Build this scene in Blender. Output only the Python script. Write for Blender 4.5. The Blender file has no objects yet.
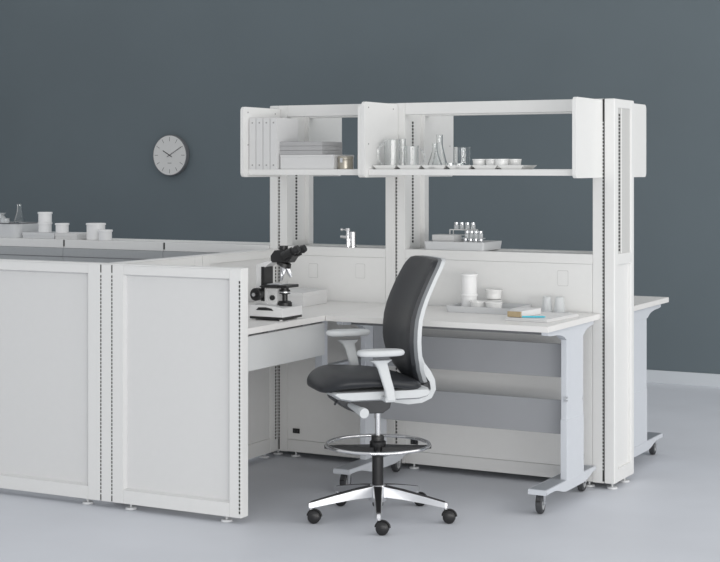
import bpy, bmesh, math
from mathutils import Vector, Matrix
PI = math.pi
sc = bpy.context.scene
col = sc.collection

# ------------------------------------------------------------ camera, world, light, exposure
cam_data = bpy.data.cameras.new('camera')
cam = bpy.data.objects.new('camera', cam_data); col.objects.link(cam)
cam.location = (2.6555, -7.6749, 1.674)
cam.rotation_euler = (PI/2, 0, .4903)
cam_data.sensor_width = 36; cam_data.lens = 1542.63/720*36
cam_data.shift_y = -113.6/720
cam_data.clip_end = 100
sc.camera = cam

world = bpy.data.worlds.new('studio_world'); sc.world = world
world.use_nodes = True
wn = world.node_tree.nodes['Background']
wn.inputs[0].default_value = (.96, .98, 1.0, 1); wn.inputs[1].default_value = .8

def area(name, loc, target, sx, sy, power, color=(1, 1, 1)):
    d = bpy.data.lights.new(name, 'AREA'); d.shape = 'RECTANGLE'; d.size = sx; d.size_y = sy
    d.energy = power; d.color = color
    o = bpy.data.objects.new(name, d); col.objects.link(o); o.location = loc
    o.rotation_euler = (Vector(target)-Vector(loc)).to_track_quat('-Z', 'Y').to_euler()
    return o
area('assumed_right_light', (4.6, .6, 3.1), (1.4, .7, .4), 6.5, 2.6, 112, (1.0, .97, .93))  # assumed light from the right, an unseen area lamp with no window built
area('added_low_fill_light', (6.6, -4.8, .95), (-1.4, -.3, .5), 5.0, 1.6, 105, (1.0, .985, .96))  # added fill, brightens the space under the desks
area('added_softbox_light', (4.2, -8.6, 1.0), (-.6, 0, .8), 7.0, 1.8, 270, (1.0, .985, .965))  # added unseen soft lamp, lights the front faces and under the table

sc.view_settings.view_transform = 'Standard'
sc.view_settings.look = 'None'
sc.view_settings.exposure = -0.15
sc.view_settings.gamma = 1.0
sc.view_settings.use_curve_mapping = False

# ------------------------------------------------------------ materials
def mat(name, c, rough=.5, metal=0.0, spec=.5, noise=0.0, nscale=4, bump=0.0, bscale=80, trans=0.0, ior=1.45, coat=0.0, detail=3):
    m = bpy.data.materials.new(name); m.use_nodes = True
    nt = m.node_tree; b = nt.nodes['Principled BSDF']
    b.inputs['Base Color'].default_value = (*c, 1)
    b.inputs['Roughness'].default_value = rough
    b.inputs['Metallic'].default_value = metal
    b.inputs['Specular IOR Level'].default_value = spec
    b.inputs['Transmission Weight'].default_value = trans
    b.inputs['IOR'].default_value = ior
    b.inputs['Coat Weight'].default_value = coat
    tc = nt.nodes.new('ShaderNodeTexCoord')
    if noise:
        n = nt.nodes.new('ShaderNodeTexNoise'); n.inputs['Scale'].default_value = nscale
        n.inputs['Detail'].default_value = detail
        nt.links.new(tc.outputs['Object'], n.inputs['Vector'])
        r = nt.nodes.new('ShaderNodeValToRGB')
        r.color_ramp.elements[0].position = .3; r.color_ramp.elements[1].position = .7
        r.color_ramp.elements[0].color = (*[x*(1-noise) for x in c], 1)
        r.color_ramp.elements[1].color = (*[min(1, x*(1+noise)) for x in c], 1)
        nt.links.new(n.outputs['Fac'], r.inputs['Fac'])
        nt.links.new(r.outputs['Color'], b.inputs['Base Color'])
    if bump:
        n2 = nt.nodes.new('ShaderNodeTexNoise'); n2.inputs['Scale'].default_value = bscale
        nt.links.new(tc.outputs['Object'], n2.inputs['Vector'])
        bp = nt.nodes.new('ShaderNodeBump'); bp.inputs['Strength'].default_value = bump
        bp.inputs['Distance'].default_value = .002
        nt.links.new(n2.outputs['Fac'], bp.inputs['Height'])
        nt.links.new(bp.outputs['Normal'], b.inputs['Normal'])
    return m

M = {}
M['wall'] = mat('slate_wall_paint', (.130, .161, .178), .75, noise=.03, nscale=1.2, bump=.15, bscale=120)
M['wall_white'] = mat('white_wall_paint', (.7, .7, .7), .8, noise=.01)
M['floor'] = mat('grey_resin_floor', (.645, .665, .71), .48, spec=.35, noise=.035, nscale=1.6, detail=6, bump=.1, bscale=30)
M['base'] = mat('baseboard_paint', (.60, .63, .66), .5, noise=.01)
M['white'] = mat('white_powder_coat', (.765, .765, .755), .42, noise=.006, nscale=30, bump=.08, bscale=400)
M['panel'] = mat('soft_white_panel', (.77, .77, .76), .55, noise=.008, nscale=30, bump=.08, bscale=400)
M['inset'] = mat('partition_field_paint', (.71, .71, .705), .5, noise=.006, nscale=30, bump=.08, bscale=400)
M['seam'] = mat('seam_grey', (.33, .33, .325), .6)
M['slotgrey'] = mat('slot_grey_paint', (.54, .54, .53), .6)
M['dark'] = mat('slot_dark', (.035, .035, .035), .7)
M['tile'] = mat('grey_tile', (.40, .415, .425), .6, noise=.02, nscale=60)
M['top'] = mat('white_laminate', (.76, .75, .735), .38, noise=.008, nscale=8)
M['steel'] = mat('silver_painted_steel', (.61, .635, .675), .38, noise=.008, nscale=20)
M['apron'] = mat('apron_grey_paint', (.63, .64, .64), .4, noise=.008, nscale=20)
M['foot_shade'] = mat('silver_steel_painted_shade', (.27, .29, .32), .35, noise=.01, nscale=20)  # darker copy of the silver steel, shade put into the colour
M['greysteel'] = mat('grey_painted_steel', (.35, .36, .38), .42, noise=.01, nscale=12)
M['darksteel'] = mat('dark_grey_steel', (.16, .165, .175), .5)
M['leather'] = mat('charcoal_vinyl', (.026, .028, .032), .36, spec=.4, noise=.05, nscale=25, bump=.25, bscale=260)
M['piping'] = mat('grey_piping', (.16, .17, .18), .45)
M['whiteplastic'] = mat('pale_grey_plastic', (.60, .62, .63), .4, noise=.01, nscale=30)
M['greyplastic'] = mat('mid_grey_plastic', (.045, .047, .051), .42)
M['black'] = mat('black_plastic', (.018, .018, .019), .35, noise=.02)
M['rubber'] = mat('dark_tyre_rubber', (.05, .052, .056), .6, noise=.04)
M['hub'] = mat('grey_wheel_hub', (.40, .41, .42), .4)
M['chrome'] = mat('polished_chrome', (.78, .78, .79), .12, 1.0)
M['alu'] = mat('brushed_aluminium', (.70, .71, .73), .28, .85)
M['glass'] = mat('clear_glass', (.97, .98, .98), .0, trans=1.0, ior=1.45)
M['ink'] = mat('pale_scale_print', (.55, .55, .55), .5)
M['porcelain'] = mat('white_glazed_ceramic', (.80, .80, .79), .25, coat=.2)
M['plastic'] = mat('white_matte_plastic', (.84, .84, .84), .4)
M['tray'] = mat('pale_grey_enamel', (.64, .65, .66), .35)
M['box'] = mat('white_card', (.66, .66, .66), .6, noise=.01, nscale=20)
M['greybox'] = mat('grey_card', (.42, .42, .425), .6, noise=.02, nscale=20)
M['clockface'] = mat('clock_face_white', (.66, .66, .65), .5)
M['frosted'] = mat('frosted_white_glass', (.80, .82, .83), .3, trans=.45, ior=1.2)
M['tan'] = mat('tan_cardboard', (.42, .33, .20), .6, noise=.08, nscale=40)
M['cyan'] = mat('cyan_plastic', (.07, .50, .62), .4)
M['scope'] = mat('microscope_grey_enamel', (.72, .72, .72), .35, noise=.01)
M['gold'] = mat('warm_metal_lids', (.45, .42, .36), .3, .6)
M['paper'] = mat('white_paper', (.70, .70, .70), .6)

# ------------------------------------------------------------ mesh helpers
def BM(): return bmesh.new()

def box(bm, x0, x1, y0, y1, z0, z1, bev=0.0, seg=2, mi=0):
    r = bmesh.ops.create_cube(bm, size=1.0)
    vs = r['verts']
    for v in vs:
        v.co = Vector(((x0+x1)/2+v.co.x*(x1-x0), (y0+y1)/2+v.co.y*(y1-y0), (z0+z1)/2+v.co.z*(z1-z0)))
    fs = set(f for v in vs for f in v.link_faces)
    for f in fs: f.material_index = mi
    if bev:
        bev = min(bev, .45*min(abs(x1-x0), abs(y1-y0), abs(z1-z0)))
        es = list(set(e for v in vs for e in v.link_edges))
        rr = bmesh.ops.bevel(bm, geom=es, offset=bev, segments=seg, affect='EDGES', profile=.5)
        for f in rr['faces']: f.material_index = mi

def prism(bm, pts, axis, lo, hi, mi=0, bev=0.0):
    """pts: 2D outline; axis x -> (y,z), y -> (x,z), z -> (x,y)"""
    def P(a, b, c):
        return {'x': (c, a, b), 'y': (a, c, b), 'z': (a, b, c)}[axis]
    v0 = [bm.verts.new(P(a, b, lo)) for a, b in pts]
    v1 = [bm.verts.new(P(a, b, hi)) for a, b in pts]
    n = len(pts); fs = []
    fs.append(bm.faces.new(v0)); fs.append(bm.faces.new(v1[::-1]))
    for i in range(n):
        fs.append(bm.faces.new((v0[i], v1[i], v1[(i+1) % n], v0[(i+1) % n])))
    for f in fs: f.material_index = mi
    if bev:
        es = list(set(e for f in fs[:2] for e in f.edges))
        bmesh.ops.bevel(bm, geom=es, offset=bev, segments=2, affect='EDGES', profile=.5)

def rrect(x0, x1, z0, z1, r, seg=5, corners=(1, 1, 1, 1)):
    """rounded rectangle outline; corners: (lo-lo, hi-lo, hi-hi, lo-hi)"""
    pts = []
    for k, (cx, cz, a0) in enumerate(((x0, z0, PI), (x1, z0, 1.5*PI), (x1, z1, 0), (x0, z1, .5*PI))):
        if corners[k] and r > 0:
            ox = cx+(r if cx == x0 else -r); oz = cz+(r if cz == z0 else -r)
            for i in range(seg+1):
                a = a0+i/seg*PI/2; pts.append((ox+r*math.cos(a), oz+r*math.sin(a)))
        else: pts.append((cx, cz))
    return pts

def cyl(bm, p0, p1, r0, r1=None, seg=24, mi=0, cap=True):
    r1 = r0 if r1 is None else r1
    p0 = Vector(p0); p1 = Vector(p1); d = (p1-p0)
    q = d.to_track_quat('Z', 'Y')
    a = []; b = []
    for i in range(seg):
        t = 2*PI*i/seg; c = Vector((math.cos(t), math.sin(t), 0))
        a.append(bm.verts.new(p0+q @ (c*r0))); b.append(bm.verts.new(p1+q @ (c*r1)))
    for i in range(seg):
        f = bm.faces.new((a[i], a[(i+1) % seg], b[(i+1) % seg], b[i])); f.material_index = mi
    if cap:
        f = bm.faces.new(a[::-1]); f.material_index = mi
        f = bm.faces.new(b); f.material_index = mi

def lathe(bm, prof, c=(0, 0, 0), seg=28, mi=0, axis='z'):
    """prof: list of (r, h); r = 0 closes"""
    c = Vector(c); rings = []
    for r, h in prof:
        ring = []
        if r < 1e-6:
            p = {'z': Vector((0, 0, h)), 'x': Vector((h, 0, 0)), 'y': Vector((0, h, 0))}[axis]
            ring = [bm.verts.new(c+p)]
        else:
            for i in range(seg):
                t = 2*PI*i/seg; x, y = r*math.cos(t), r*math.sin(t)
                p = {'z': Vector((x, y, h)), 'x': Vector((h, x, y)), 'y': Vector((y, h, x))}[axis]
                ring.append(bm.verts.new(c+p))
        rings.append(ring)
    for k in range(len(rings)-1):
        A, B = rings[k], rings[k+1]
        for i in range(seg):
            j = (i+1) % seg
            if len(A) == 1 and len(B) == 1: continue
            if len(A) == 1: f = bm.faces.new((A[0], B[j], B[i]))
            elif len(B) == 1: f = bm.faces.new((A[i], A[j], B[0]))
            else: f = bm.faces.new((A[i], A[j], B[j], B[i]))
            f.material_index = mi

def tube(bm, pts, r, seg=10, closed=False, mi=0, flat=1.0):
    pts = [Vector(p) for p in pts]; n = len(pts); rings = []
    up = None
    for i, p in enumerate(pts):
        if closed: d = pts[(i+1) % n]-pts[i-1]
        else: d = pts[min(i+1, n-1)]-pts[max(i-1, 0)]
        d.normalize()
        if up is None:
            up = Vector((0, 0, 1)) if abs(d.z) < .9 else Vector((1, 0, 0))
        side = d.cross(up).normalized(); u2 = side.cross(d).normalized(); up = u2
        rr = r[i] if isinstance(r, (list, tuple)) else r
        rings.append([bm.verts.new(p+side*math.cos(2*PI*k/seg)*rr+u2*math.sin(2*PI*k/seg)*rr*flat) for k in range(seg)])
    m = n if closed else n-1
    for i in range(m):
        A, B = rings[i], rings[(i+1) % n]
        for k in range(seg):
            f = bm.faces.new((A[k], A[(k+1) % seg], B[(k+1) % seg], B[k])); f.material_index = mi
    if not closed:
        bm.faces.new(rings[0][::-1]).material_index = mi; bm.faces.new(rings[-1]).material_index = mi

def ribbon(bm, path, w0, w1, th, mi=0, axis='y'):
    """thick strip following path of (x,z, halfwidth?) extruded along y from w0 to w1; th is thickness"""
    L = []; R = []
    n = len(path)
    for i in range(n):
        a = Vector(path[max(i-1, 0)]); b = Vector(path[min(i+1, n-1)]); d = (b-a).normalized()
        nn = Vector((-d.y, d.x)); p = Vector(path[i]); t = th[i] if isinstance(th, (list, tuple)) else th
        L.append(p+nn*t/2); R.append(p-nn*t/2)
    poly = [tuple(p) for p in L]+[tuple(p) for p in R[::-1]]
    prism(bm, poly, axis, w0, w1, mi)

def obj(name, bm, mats, parent=None, world_coords=False, sharp=38, subsurf=0, label=None):
    if world_coords and parent is not None:
        bmesh.ops.translate(bm, verts=bm.verts, vec=-Vector(parent.location))
    bmesh.ops.recalc_face_normals(bm, faces=bm.faces)
    for f in bm.faces: f.smooth = True
    for e in bm.edges:
        if len(e.link_faces) == 2 and e.calc_face_angle(0) > math.radians(sharp): e.smooth = False
    me = bpy.data.meshes.new(name); bm.to_mesh(me); bm.free()
    if not isinstance(mats, (list, tuple)): mats = [mats]
    for m in mats: me.materials.append(M[m])
    o = bpy.data.objects.new(name, me); col.objects.link(o)
    if parent is not None: o.parent = parent
    if subsurf:
        s = o.modifiers.new('subdivision', 'SUBSURF'); s.levels = subsurf; s.render_levels = subsurf
    else:
        w = o.modifiers.new('weighted_normals', 'WEIGHTED_NORMAL'); w.keep_sharp = True; w.weight = 90
    if label: o['label'] = label
    return o

def pieces(name, bm, mats, parent=None, world_coords=False, **k):
    """one object per loose piece of the mesh"""
    bm.verts.ensure_lookup_table(); bm.faces.ensure_lookup_table()
    seen = set(); out = []
    for v in bm.verts:
        if v in seen: continue
        st = [v]; grp = set([v])
        while st:
            q = st.pop()
            for e in q.link_edges:
                w = e.other_vert(q)
                if w not in grp: grp.add(w); st.append(w)
        seen |= grp
        nb = bmesh.new(); mp = {w: nb.verts.new(w.co) for w in grp}
        for f in set(f for w in grp for f in w.link_faces):
            nf = nb.faces.new([mp[w] for w in f.verts]); nf.material_index = f.material_index
        out.append(obj(name, nb, mats, parent, world_coords, **k))
    bm.free()
    return out

def thing(name, label, cat, loc=(0, 0, 0), rotz=0, group=None):
    o = bpy.data.objects.new(name, None); col.objects.link(o)
    o.location = loc; o.rotation_euler = (0, 0, rotz); o.empty_display_size = .05
    o['label'] = label; o['category'] = cat
    if group: o['group'] = group
    return o

def tag(o, label, cat, group=None, loc=None, rotz=None):
    o['label'] = label; o['category'] = cat
    if group: o['group'] = group
    if loc is not None: o.location = loc
    if rotz is not None: o.rotation_euler = (0, 0, rotz)
    return o

def struct(name, bm, m):
    o = obj(name, bm, m); o['kind'] = 'structure'; return o

def copy_tree(o, parent=None):
    c = o.copy(); col.objects.link(c)
    if parent is not None: c.parent = parent
    for ch in list(o.children): copy_tree(ch, c)
    return c

def dup(o, label, loc, rotz=0, group=None):
    c = copy_tree(o); c['label'] = label; c.location = loc; c.rotation_euler = (0, 0, rotz)
    if group: c['group'] = group
    elif 'group' in c: del c['group']
    return c

# ------------------------------------------------------------ the room
WY = 3.975
b = BM(); box(b, -13, 6, -10.5, WY+.2, -.1, 0); struct('floor', b, 'floor')
b = BM(); box(b, -13, 6, WY, WY+.2, 0, 4.2); struct('wall_back', b, 'wall')
b = BM(); box(b, -8.2, -8.0, -10.5, WY, 0, 4.2); struct('unseen_light_wall_left', b, 'wall_white')  # unseen wall, put in to cut ambient light and bounce light on the left
b = BM(); box(b, -8, 6, WY-.014, WY, 0, .1, .003); struct('baseboard_back', b, 'base')

# ------------------------------------------------------------ frames
S = .308; HT = 2.032; ZS = 1.22; ZP = 1.20

def slots_x(parent, x, y, z0, z1, ny=-1, w=.0080, pitch=.0186):
    """slotted strip on a face looking along y"""
    b = BM(); n = int((z1-z0)/pitch); e = .0012
    for i in range(n):
        z = z0+i*pitch
        box(b, x-w/2, x+w/2, min(y, y+ny*e), max(y, y+ny*e), z, z+.0128)
    return obj('slotted_strip', b, 'dark', parent, True)

def slots_y(parent, x, y, z0, z1, w=.011, pitch=.0186):
    b = BM(); n = int((z1-z0)/pitch)
    for i in range(n):
        z = z0+i*pitch
        box(b, x, x+.0012, y-w/2, y+w/2, z, z+.0128)
    return obj('slotted_strip', b, 'dark', parent, True)

def glide(parent, x, y, z=.032):
    b = BM(); cyl(b, (x, y, .001), (x, y, .011), .029, .026, 24); cyl(b, (x, y, .010), (x, y, z+.004), .006, seg=10)
    return obj('glide_foot', b, 'tray', parent, True)

def socket(parent, x, z, y=0.0, w=.045, h=.028):
    b = BM(); box(b, x-w/2, x+w/2, y-.006, y, z-h/2, z+h/2, .002)
    o = obj('power_socket', b, 'black', parent, True)
    b = BM()
    for s in (-1, 1): box(b, x+s*w*.22-.004, x+s*w*.22+.004, y-.0072, y-.0055, z-.006, z+.006)
    obj('socket_insert', b, 'rubber', o)  # sub-part
    for ch in o.children: ch.data.transform(Matrix.Translation(-Vector(parent.location)))
    return o

def cover(parent, x, z, y=0.0):
    b = BM(); w, h, t = .056, .078, .0012
    prism(b, rrect(x-w/2, x+w/2, z-h/2, z+h/2, .006, 3), 'y', y-t*1.6, y)
    o = obj('cover_plate', b, 'panel', parent, True)
    b = BM(); prism(b, rrect(x-w/2-.002, x+w/2+.002, z-h/2-.002, z+h/2+.002, .007, 3), 'y', y-.0006, y)
    obj('plate_gasket', b, 'slotgrey', o)
    for ch in o.children: ch.data.transform(Matrix.Translation(-Vector(parent.location)))
    return o

def spine_frame(x0, x1, tall, label, sockets=(), covers=(), front='panel', strip_left=True, group=None):
    t = thing('partition_frame', label, 'partition', ((x0+x1)/2, S/2, 0), 0, group)
    g = .0012; x0 += g; x1 -= g
    P = .06; zt = HT if tall else ZS-.055
    for (xa, xb) in ((x0, x0+P), (x1-P, x1)):
        for (ya, yb) in ((0, .062), (S-.055, S)):
            b = BM(); box(b, xa, xb, ya, yb, .03, zt, .003); obj('post', b, 'white', t, True)
        # channel between the front and the rear post
        inn = (xa+.026, xb-.026)
        b = BM(); box(b, inn[0], inn[1], .062, S-.055, .04, zt-.004); o = obj('channel', b, 'white', t, True)
    zi0 = ZS if tall else .2
    if tall:
        slots_y(t, x0+P-.026, .150, zi0+.03, zt-.08, w=.019)
        for (ya, yb) in ((0, .05), (S-.05, S)):
            b = BM(); box(b, x0+P, x1-P, ya, yb, 1.967, HT, .003); obj('top_rail', b, 'white', t, True)
    # sill with a lip
    xa, xb = (x0+P, x1-P) if tall else (x0, x1)
    b = BM()
    box(b, xa, xb, -.001, .070, ZS-.052, ZS, .003)
    box(b, xa, xb, .0705, S-.0705, ZS-.03, ZS-.006)
    box(b, xa, xb, S-.070, S+.001, ZS-.052, ZS, .003)
    pieces('sill_rail', b, 'white', t, True)
    # infill panels
    if tall: b = BM(); box(b, x0+P+.0008, x1-P-.0008, .0015, .02, .1025, ZS-.0525, .001)
    else: b = BM(); box(b, x0, x1, -.004, .02, .1025, ZS-.0525, .001)
    obj('infill_panel', b, front, t, True)
    if not tall:
        b = BM(); box(b, x0, x1, -.0062, -.0042, 1.112, 1.116); obj('tile_rib', b, 'darksteel', t, True)
    b = BM(); box(b, x0+P+.0015, x1-P-.0015, S-.02, S-.003, .104, ZS-.056, .002)
    obj('infill_panel', b, 'panel', t, True)
    b = BM(); box(b, x0+P, x1-P, .002, .05, .032, .101, .003); box(b, x0+P, x1-P, S-.05, S-.002, .032, .101, .003)
    pieces('base_rail', b, 'white', t, True)
    b = BM(); box(b, x0+P, x1-P, .0215, S-.0215, .06, ZS-.07); obj('core', b, 'seam', t, True)
    # joint strips at both ends of the front face
    zt2 = HT-.05 if tall else ZS-.08
    if tall: slots_x(t, x0+.0075, 0, .10, zt2)
    b = BM(); box(b, x0+.003, x0+.011, -.001, .001, .04, .098)
    if not tall: box(b, x0+.001, x0+.011, -.0022, .001, ZS-.042, ZS-.001)
    pieces('joint_gap', b, 'dark', t, True)
    for s in sockets: socket(t, *s)
    for s in covers: cover(t, *s)
    for x in (x0+.1, x1-.09):
        for y in (.035, S-.035): glide(t, x, y)
    return t

sp = [
    spine_frame(-1.2192, -.004, True, 'wide tall white lab frame with an open upper window behind the casters table', ((-1.10, .155, .0015), (-.135, .160, .0015)), ((-.23, 1.09, .0015),)),
    spine_frame(-1.981, -1.2192, True, 'narrower tall white lab frame whose open window has the chrome tap on its sill', ((-1.857, .155, .0015),), ((-1.745, 1.083, .0015), (-1.44, 1.09, .0015))),
    spine_frame(-2.790, -2.0385, False, 'low grey-tiled frame next to the tall frames, nothing standing on its top', front='tile'),
    spine_frame(-3.555, -2.790, False, 'low grey-tiled frame carrying the tall and the short lidded jars on its top', front='tile'),
    spine_frame(-4.32, -3.555, False, 'low grey-tiled frame at the left picture edge carrying the enamel basin', front='tile'),
]
# joint strip on the right end of the wide frame is covered by the end column
t = thing('end_column', 'tall white end column with a slim window slot closing the right end of the frames', 'column', (.027, S/2, 0))
XE0, XE1 = -.002, .055
b = BM()
# end face built as a ring: window slot above, recessed panel below
ya, yb = .060, .272
SC = .322
box(b, XE0, XE1, 0, ya, .03, HT, .006, 3)
box(b, XE0, XE1, yb, SC, .03, HT, .006, 3)
box(b, XE0+.002, XE1-.0008, ya-.004, yb+.004, 1.985, HT-.0008, .003)
box(b, XE0+.002, XE1-.0008, ya-.004, yb+.004, 1.165, 1.222, .003)
box(b, XE0+.002, XE1-.0008, ya-.004, yb+.004, .032, .10, .003)
obj('cover_frame', b, 'white', t, True)
b = BM(); box(b, XE0+.003, XE1-.016, ya-.002, yb+.002, .095, 1.17, .001); obj('recessed_panel', b, 'white', t, True)
b = BM(); box(b, XE0+.003, XE1-.008, ya-.002, yb+.002, 1.215, 1.99); obj('slot_back', b, 'slotgrey', t, True)
slots_y(t, XE1-.0079, .097, 1.235, 1.975, w=.022)
b = BM(); box(b, XE1-.0079, XE1-.004, .122, .132, 1.222, 1.985, .003); obj('guide_rib', b, 'panel', t, True)
b = BM(); box(b, -.0105, -.0022, -.0012, .30, .04, HT-.002); obj('shadow_gap', b, 'dark', t, True)
slots = BM()
n = int((HT-.1-.1)/.0186)
for i in range(n):
    z = .1+i*.0186; box(slots, -.0095, -.0045, -.0022, -.0010, z, z+.0062)
obj('slotted_strip', slots, 'white', t, True)
glide(t, .03, .035); glide(t, .03, S-.075)

t = thing('end_column', 'tall narrow white end column left of the narrower tall frame, rising behind the microscope', 'column', (-2.0105, S/2, 0))
b = BM(); box(b, -2.0375, -1.9825, 0, S, .03, HT, .005); obj('column_body', b, 'white', t, True)
slots_x(t, -1.9895, 0, .10, .80)
glide(t, -2.01, .05)

# thin partitions (front run along x, return along y)
def thin_x(x0, x1, ya, yb, label, strips, end=False):
    t = thing('partition_frame', label, 'partition', ((x0+x1)/2, (ya+yb)/2, 0))
    P = .075 if not end else .066
    PR = P; PL = .066
    zt = ZP
    b = BM()
    box(b, x0, x0+PL, ya, yb, .03, zt-.005, .003); box(b, x1-PR, x1, ya, yb, .03, zt-.005, .003)
    pieces('stile', b, 'white', t, True)
    b = BM(); box(b, x0+PL, x1-PR, ya+.0005, yb-.0005, zt-.050, zt-.006, .002); obj('top_rail', b, 'white', t, True)
    b = BM(); box(b, x0+PL, x1-PR, ya+.0005, yb-.0005, .0305, .097, .002); obj('bottom_rail', b, 'white', t, True)
    # recessed field with sloped sides
    b = BM(); d = .022; s = .008
    X0, X1, Z0, Z1 = x0+PL, x1-PR, .097, zt-.050
    o_ = [(X0, Z0), (X1, Z0), (X1, Z1), (X0, Z1)]
    i_ = [(X0+s, Z0+s), (X1-s, Z0+s), (X1-s, Z1-s), (X0+s, Z1-s)]
    for y_, sg in ((ya, 1), (yb, -1)):
        vo = [b.verts.new((a, y_+sg*.001, c)) for a, c in o_]; vi = [b.verts.new((a, y_+sg*d, c)) for a, c in i_]
        for k in range(4): b.faces.new((vo[k], vo[(k+1) % 4], vi[(k+1) % 4], vi[k]))
        b.faces.new(vi)
    box(b, X0-.001, X1+.001, ya+d+.004, yb-d-.004, Z0-.001, Z1+.001)
    o = obj('inset_panel', b, 'inset', t, True)
    b = BM(); box(b, x0, x1, ya-.001, yb+.001, zt-.006, zt, .002); obj('top_cap', b, 'panel', t, True)
    for x in strips: slots_x(t, x, ya, .05, zt-.04, w=.0075)
    for x in (x0+.09, x1-.10): glide(t, x, (ya+yb)/2)
    return t

YF0, YF1 = -1.568, -1.503
thin_x(-1.983, -1.236, YF0, YF1, 'front white panelled partition with a free right end beside the chair', (-1.2435,), True)
b0 = thin_x(-3.276, -2.058, YF0, YF1, 'white panelled partition cut off by the left picture edge', ())
# three-way connector post
t = thing('connector_post', 'slim white corner post between the two front panelled partitions', 'post', (-2.0205, -1.535, 0))
b = BM(); box(b, -2.0505, -1.9905, YF0+.001, YF1, .03, ZP-.004, .002); obj('post_body', b, 'white', t, True)
b = BM(); box(b, -2.0575, -2.0505, YF0+.004, YF1, .032, ZP-.004); box(b, -1.9905, -1.9835, YF0+.004, YF1, .032, ZP-.004); pieces('shadow_gap', b, 'panel', t, True)
for xx in (-2.054, -1.987):
    b = BM(); n = int((ZP-.12)/.0186)
    for i in range(n): box(b, xx-.0042, xx+.0042, YF0+.0028, YF0+.0042, .07+i*.0186, .07+i*.0186+.0128)
    box(b, xx-.0045, xx+.0045, YF0+.0028, YF0+.0042, ZP-.044, ZP-.006); box(b, xx-.0045, xx+.0045, YF0+.0028, YF0+.0042, .034, .062)
    obj('slotted_strip', b, 'dark', t, True)
b = BM(); box(b, -2.0575, -1.9835, YF0, YF1, ZP-.004, ZP, .0015); obj('top_cap', b, 'white', t, True)

def thin_y(y0, y1, label, strip=None):
    xa, xb = -2.057, -1.984
    t = thing('partition_frame', label, 'partition', ((xa+xb)/2, (y0+y1)/2, 0))
    g = .0012; y0 += g; y1 -= g; P = .07
    b = BM(); box(b, xa, xb, y0, y0+P, .03, ZP-.004, .002); box(b, xa, xb, y1-P, y1, .03, ZP-.004, .002); pieces('stile', b, 'white', t, True)
    b = BM(); box(b, xa+.0005, xb-.0005, y0+P, y1-P, ZP-.048, ZP-.005, .002); obj('top_rail', b, 'white', t, True)
    b = BM(); box(b, xa+.0005, xb-.0005, y0+P, y1-P, .0305, .112, .002); obj('bottom_rail', b, 'white', t, True)
    b = BM(); box(b, xa+.012, xb-.010, y0+P-.001, y1-P+.001, .111, ZP-.047); obj('inset_panel', b, 'inset', t, True)
    b = BM(); box(b, xa-.001, xb+.001, y0, y1, ZP-.005, ZP, .0015); obj('top_cap', b, 'panel', t, True)
    if strip is not None: slots_y(t, xb, strip, .1, ZP-.08)
    for y in (y0+.1, y1-.08): glide(t, (xa+xb)/2, y)
    return t
thin_y(-.776, -.004, 'white return partition behind the microscope, meeting the tall frames', strip=-.022)
thin_y(-1.500, -.776, 'white return partition section nearest the front panelled partitions')

# ------------------------------------------------------------ overhead shelves
def shelf_unit(x0, x1, yfront, yback, label, ztop=2.026):
    """yfront: free edge of the side panels, yback: frame face"""
    t = thing('overhead_shelf', label, 'shelf', ((x0+x1)/2, yback, 1.62))
    lo, hi = min(yfront, yback), max(yfront, yback)
    for (xa, xb, s) in ((x0, x0+.019, 1), (x1-.019, x1, -1)):
        cr = (1, 0, 0, 1) if yfront < yback else (0, 1, 1, 0)
        b = BM(); prism(b, rrect(lo, hi, 1.620, ztop, .022, 6, cr), 'x', xa, xb, bev=.0015)
        p = obj('side_panel', b, 'white', t, True)
        b = BM(); xi = xb if s > 0 else xa
        for (y, z) in ((.12, ztop-.03), (.85, ztop-.03), (.12, 1.80)):
            yy = yfront+(yback-yfront)*y
            cyl(b, (xi, yy, z), (xi+s*.0015, yy, z), .0045, seg=10)
        for o in pieces('screw_head', b, 'seam', p): o.data.transform(Matrix.Translation(-Vector(t.location)))
    yb_ = yfront+(.05 if yfront < yback else -.05)
    a, c = min(yb_, yback), max(yb_, yback)
    b = BM(); box(b, x0+.0195, x1-.0195, a, c, 1.640, 1.664, .002)
    box(b, x0+.0195, x1-.0195, *( (a, a+.02) if yfront < yback else (c-.02, c)), 1.632, 1.6415, .002)
    obj('shelf_board', b, 'white', t, True)
    return t
shelf_unit(-1.2185, -.009, -.405, -.0025, 'white overhead shelf carrying the glassware and the white round dishes')
shelf_unit(-1.9805, -1.2195, -.405, -.0025, 'white overhead shelf carrying the binders and the flat grey boxes', 2.012)
shelf_unit(-1.2185, -.009, .735, S+.003, 'empty white overhead shelf on the far side of the wide frame')
shelf_unit(-1.9805, -1.2195, .735, S+.003, 'empty white overhead shelf on the far side of the narrower frame')

# ------------------------------------------------------------ worktops and tables
t = thing('worktop', 'fixed white corner worktop under the microscope with a deep grey apron', 'desk', (-1.61, -.75, 0))
b = BM(); box(b, -1.9825, -1.2385, -1.4995, -.0035, .884, .914, .003); obj('tabletop', b, 'top', t, True)
b = BM(); box(b, -1.275, -1.258, -1.4995, -.728, .705, .872, .003); box(b, -1.30, -1.2755, -1.4995, -.728, .855, .872)
obj('apron_panel', b, 'apron', t, True)
b = BM()
for y in (-1.35, -1.0, -.80): box(b, -1.95, -1.30, y, y+.03, .855, .883)
box(b, -1.30, -1.262, -1.28, -1.22, .8725, .883); box(b, -1.30, -1.262, -.95, -.86, .8725, .883)
obj('support_bracket', b, 'darksteel', t, True)
b = BM(); box(b, -1.325, -1.28, -.715, -.66, .60, .883, .003); box(b, -1.325, -1.28, -.66, -.004, .60, .64, .003); obj('support_leg', b, 'steel', t, True)

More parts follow.
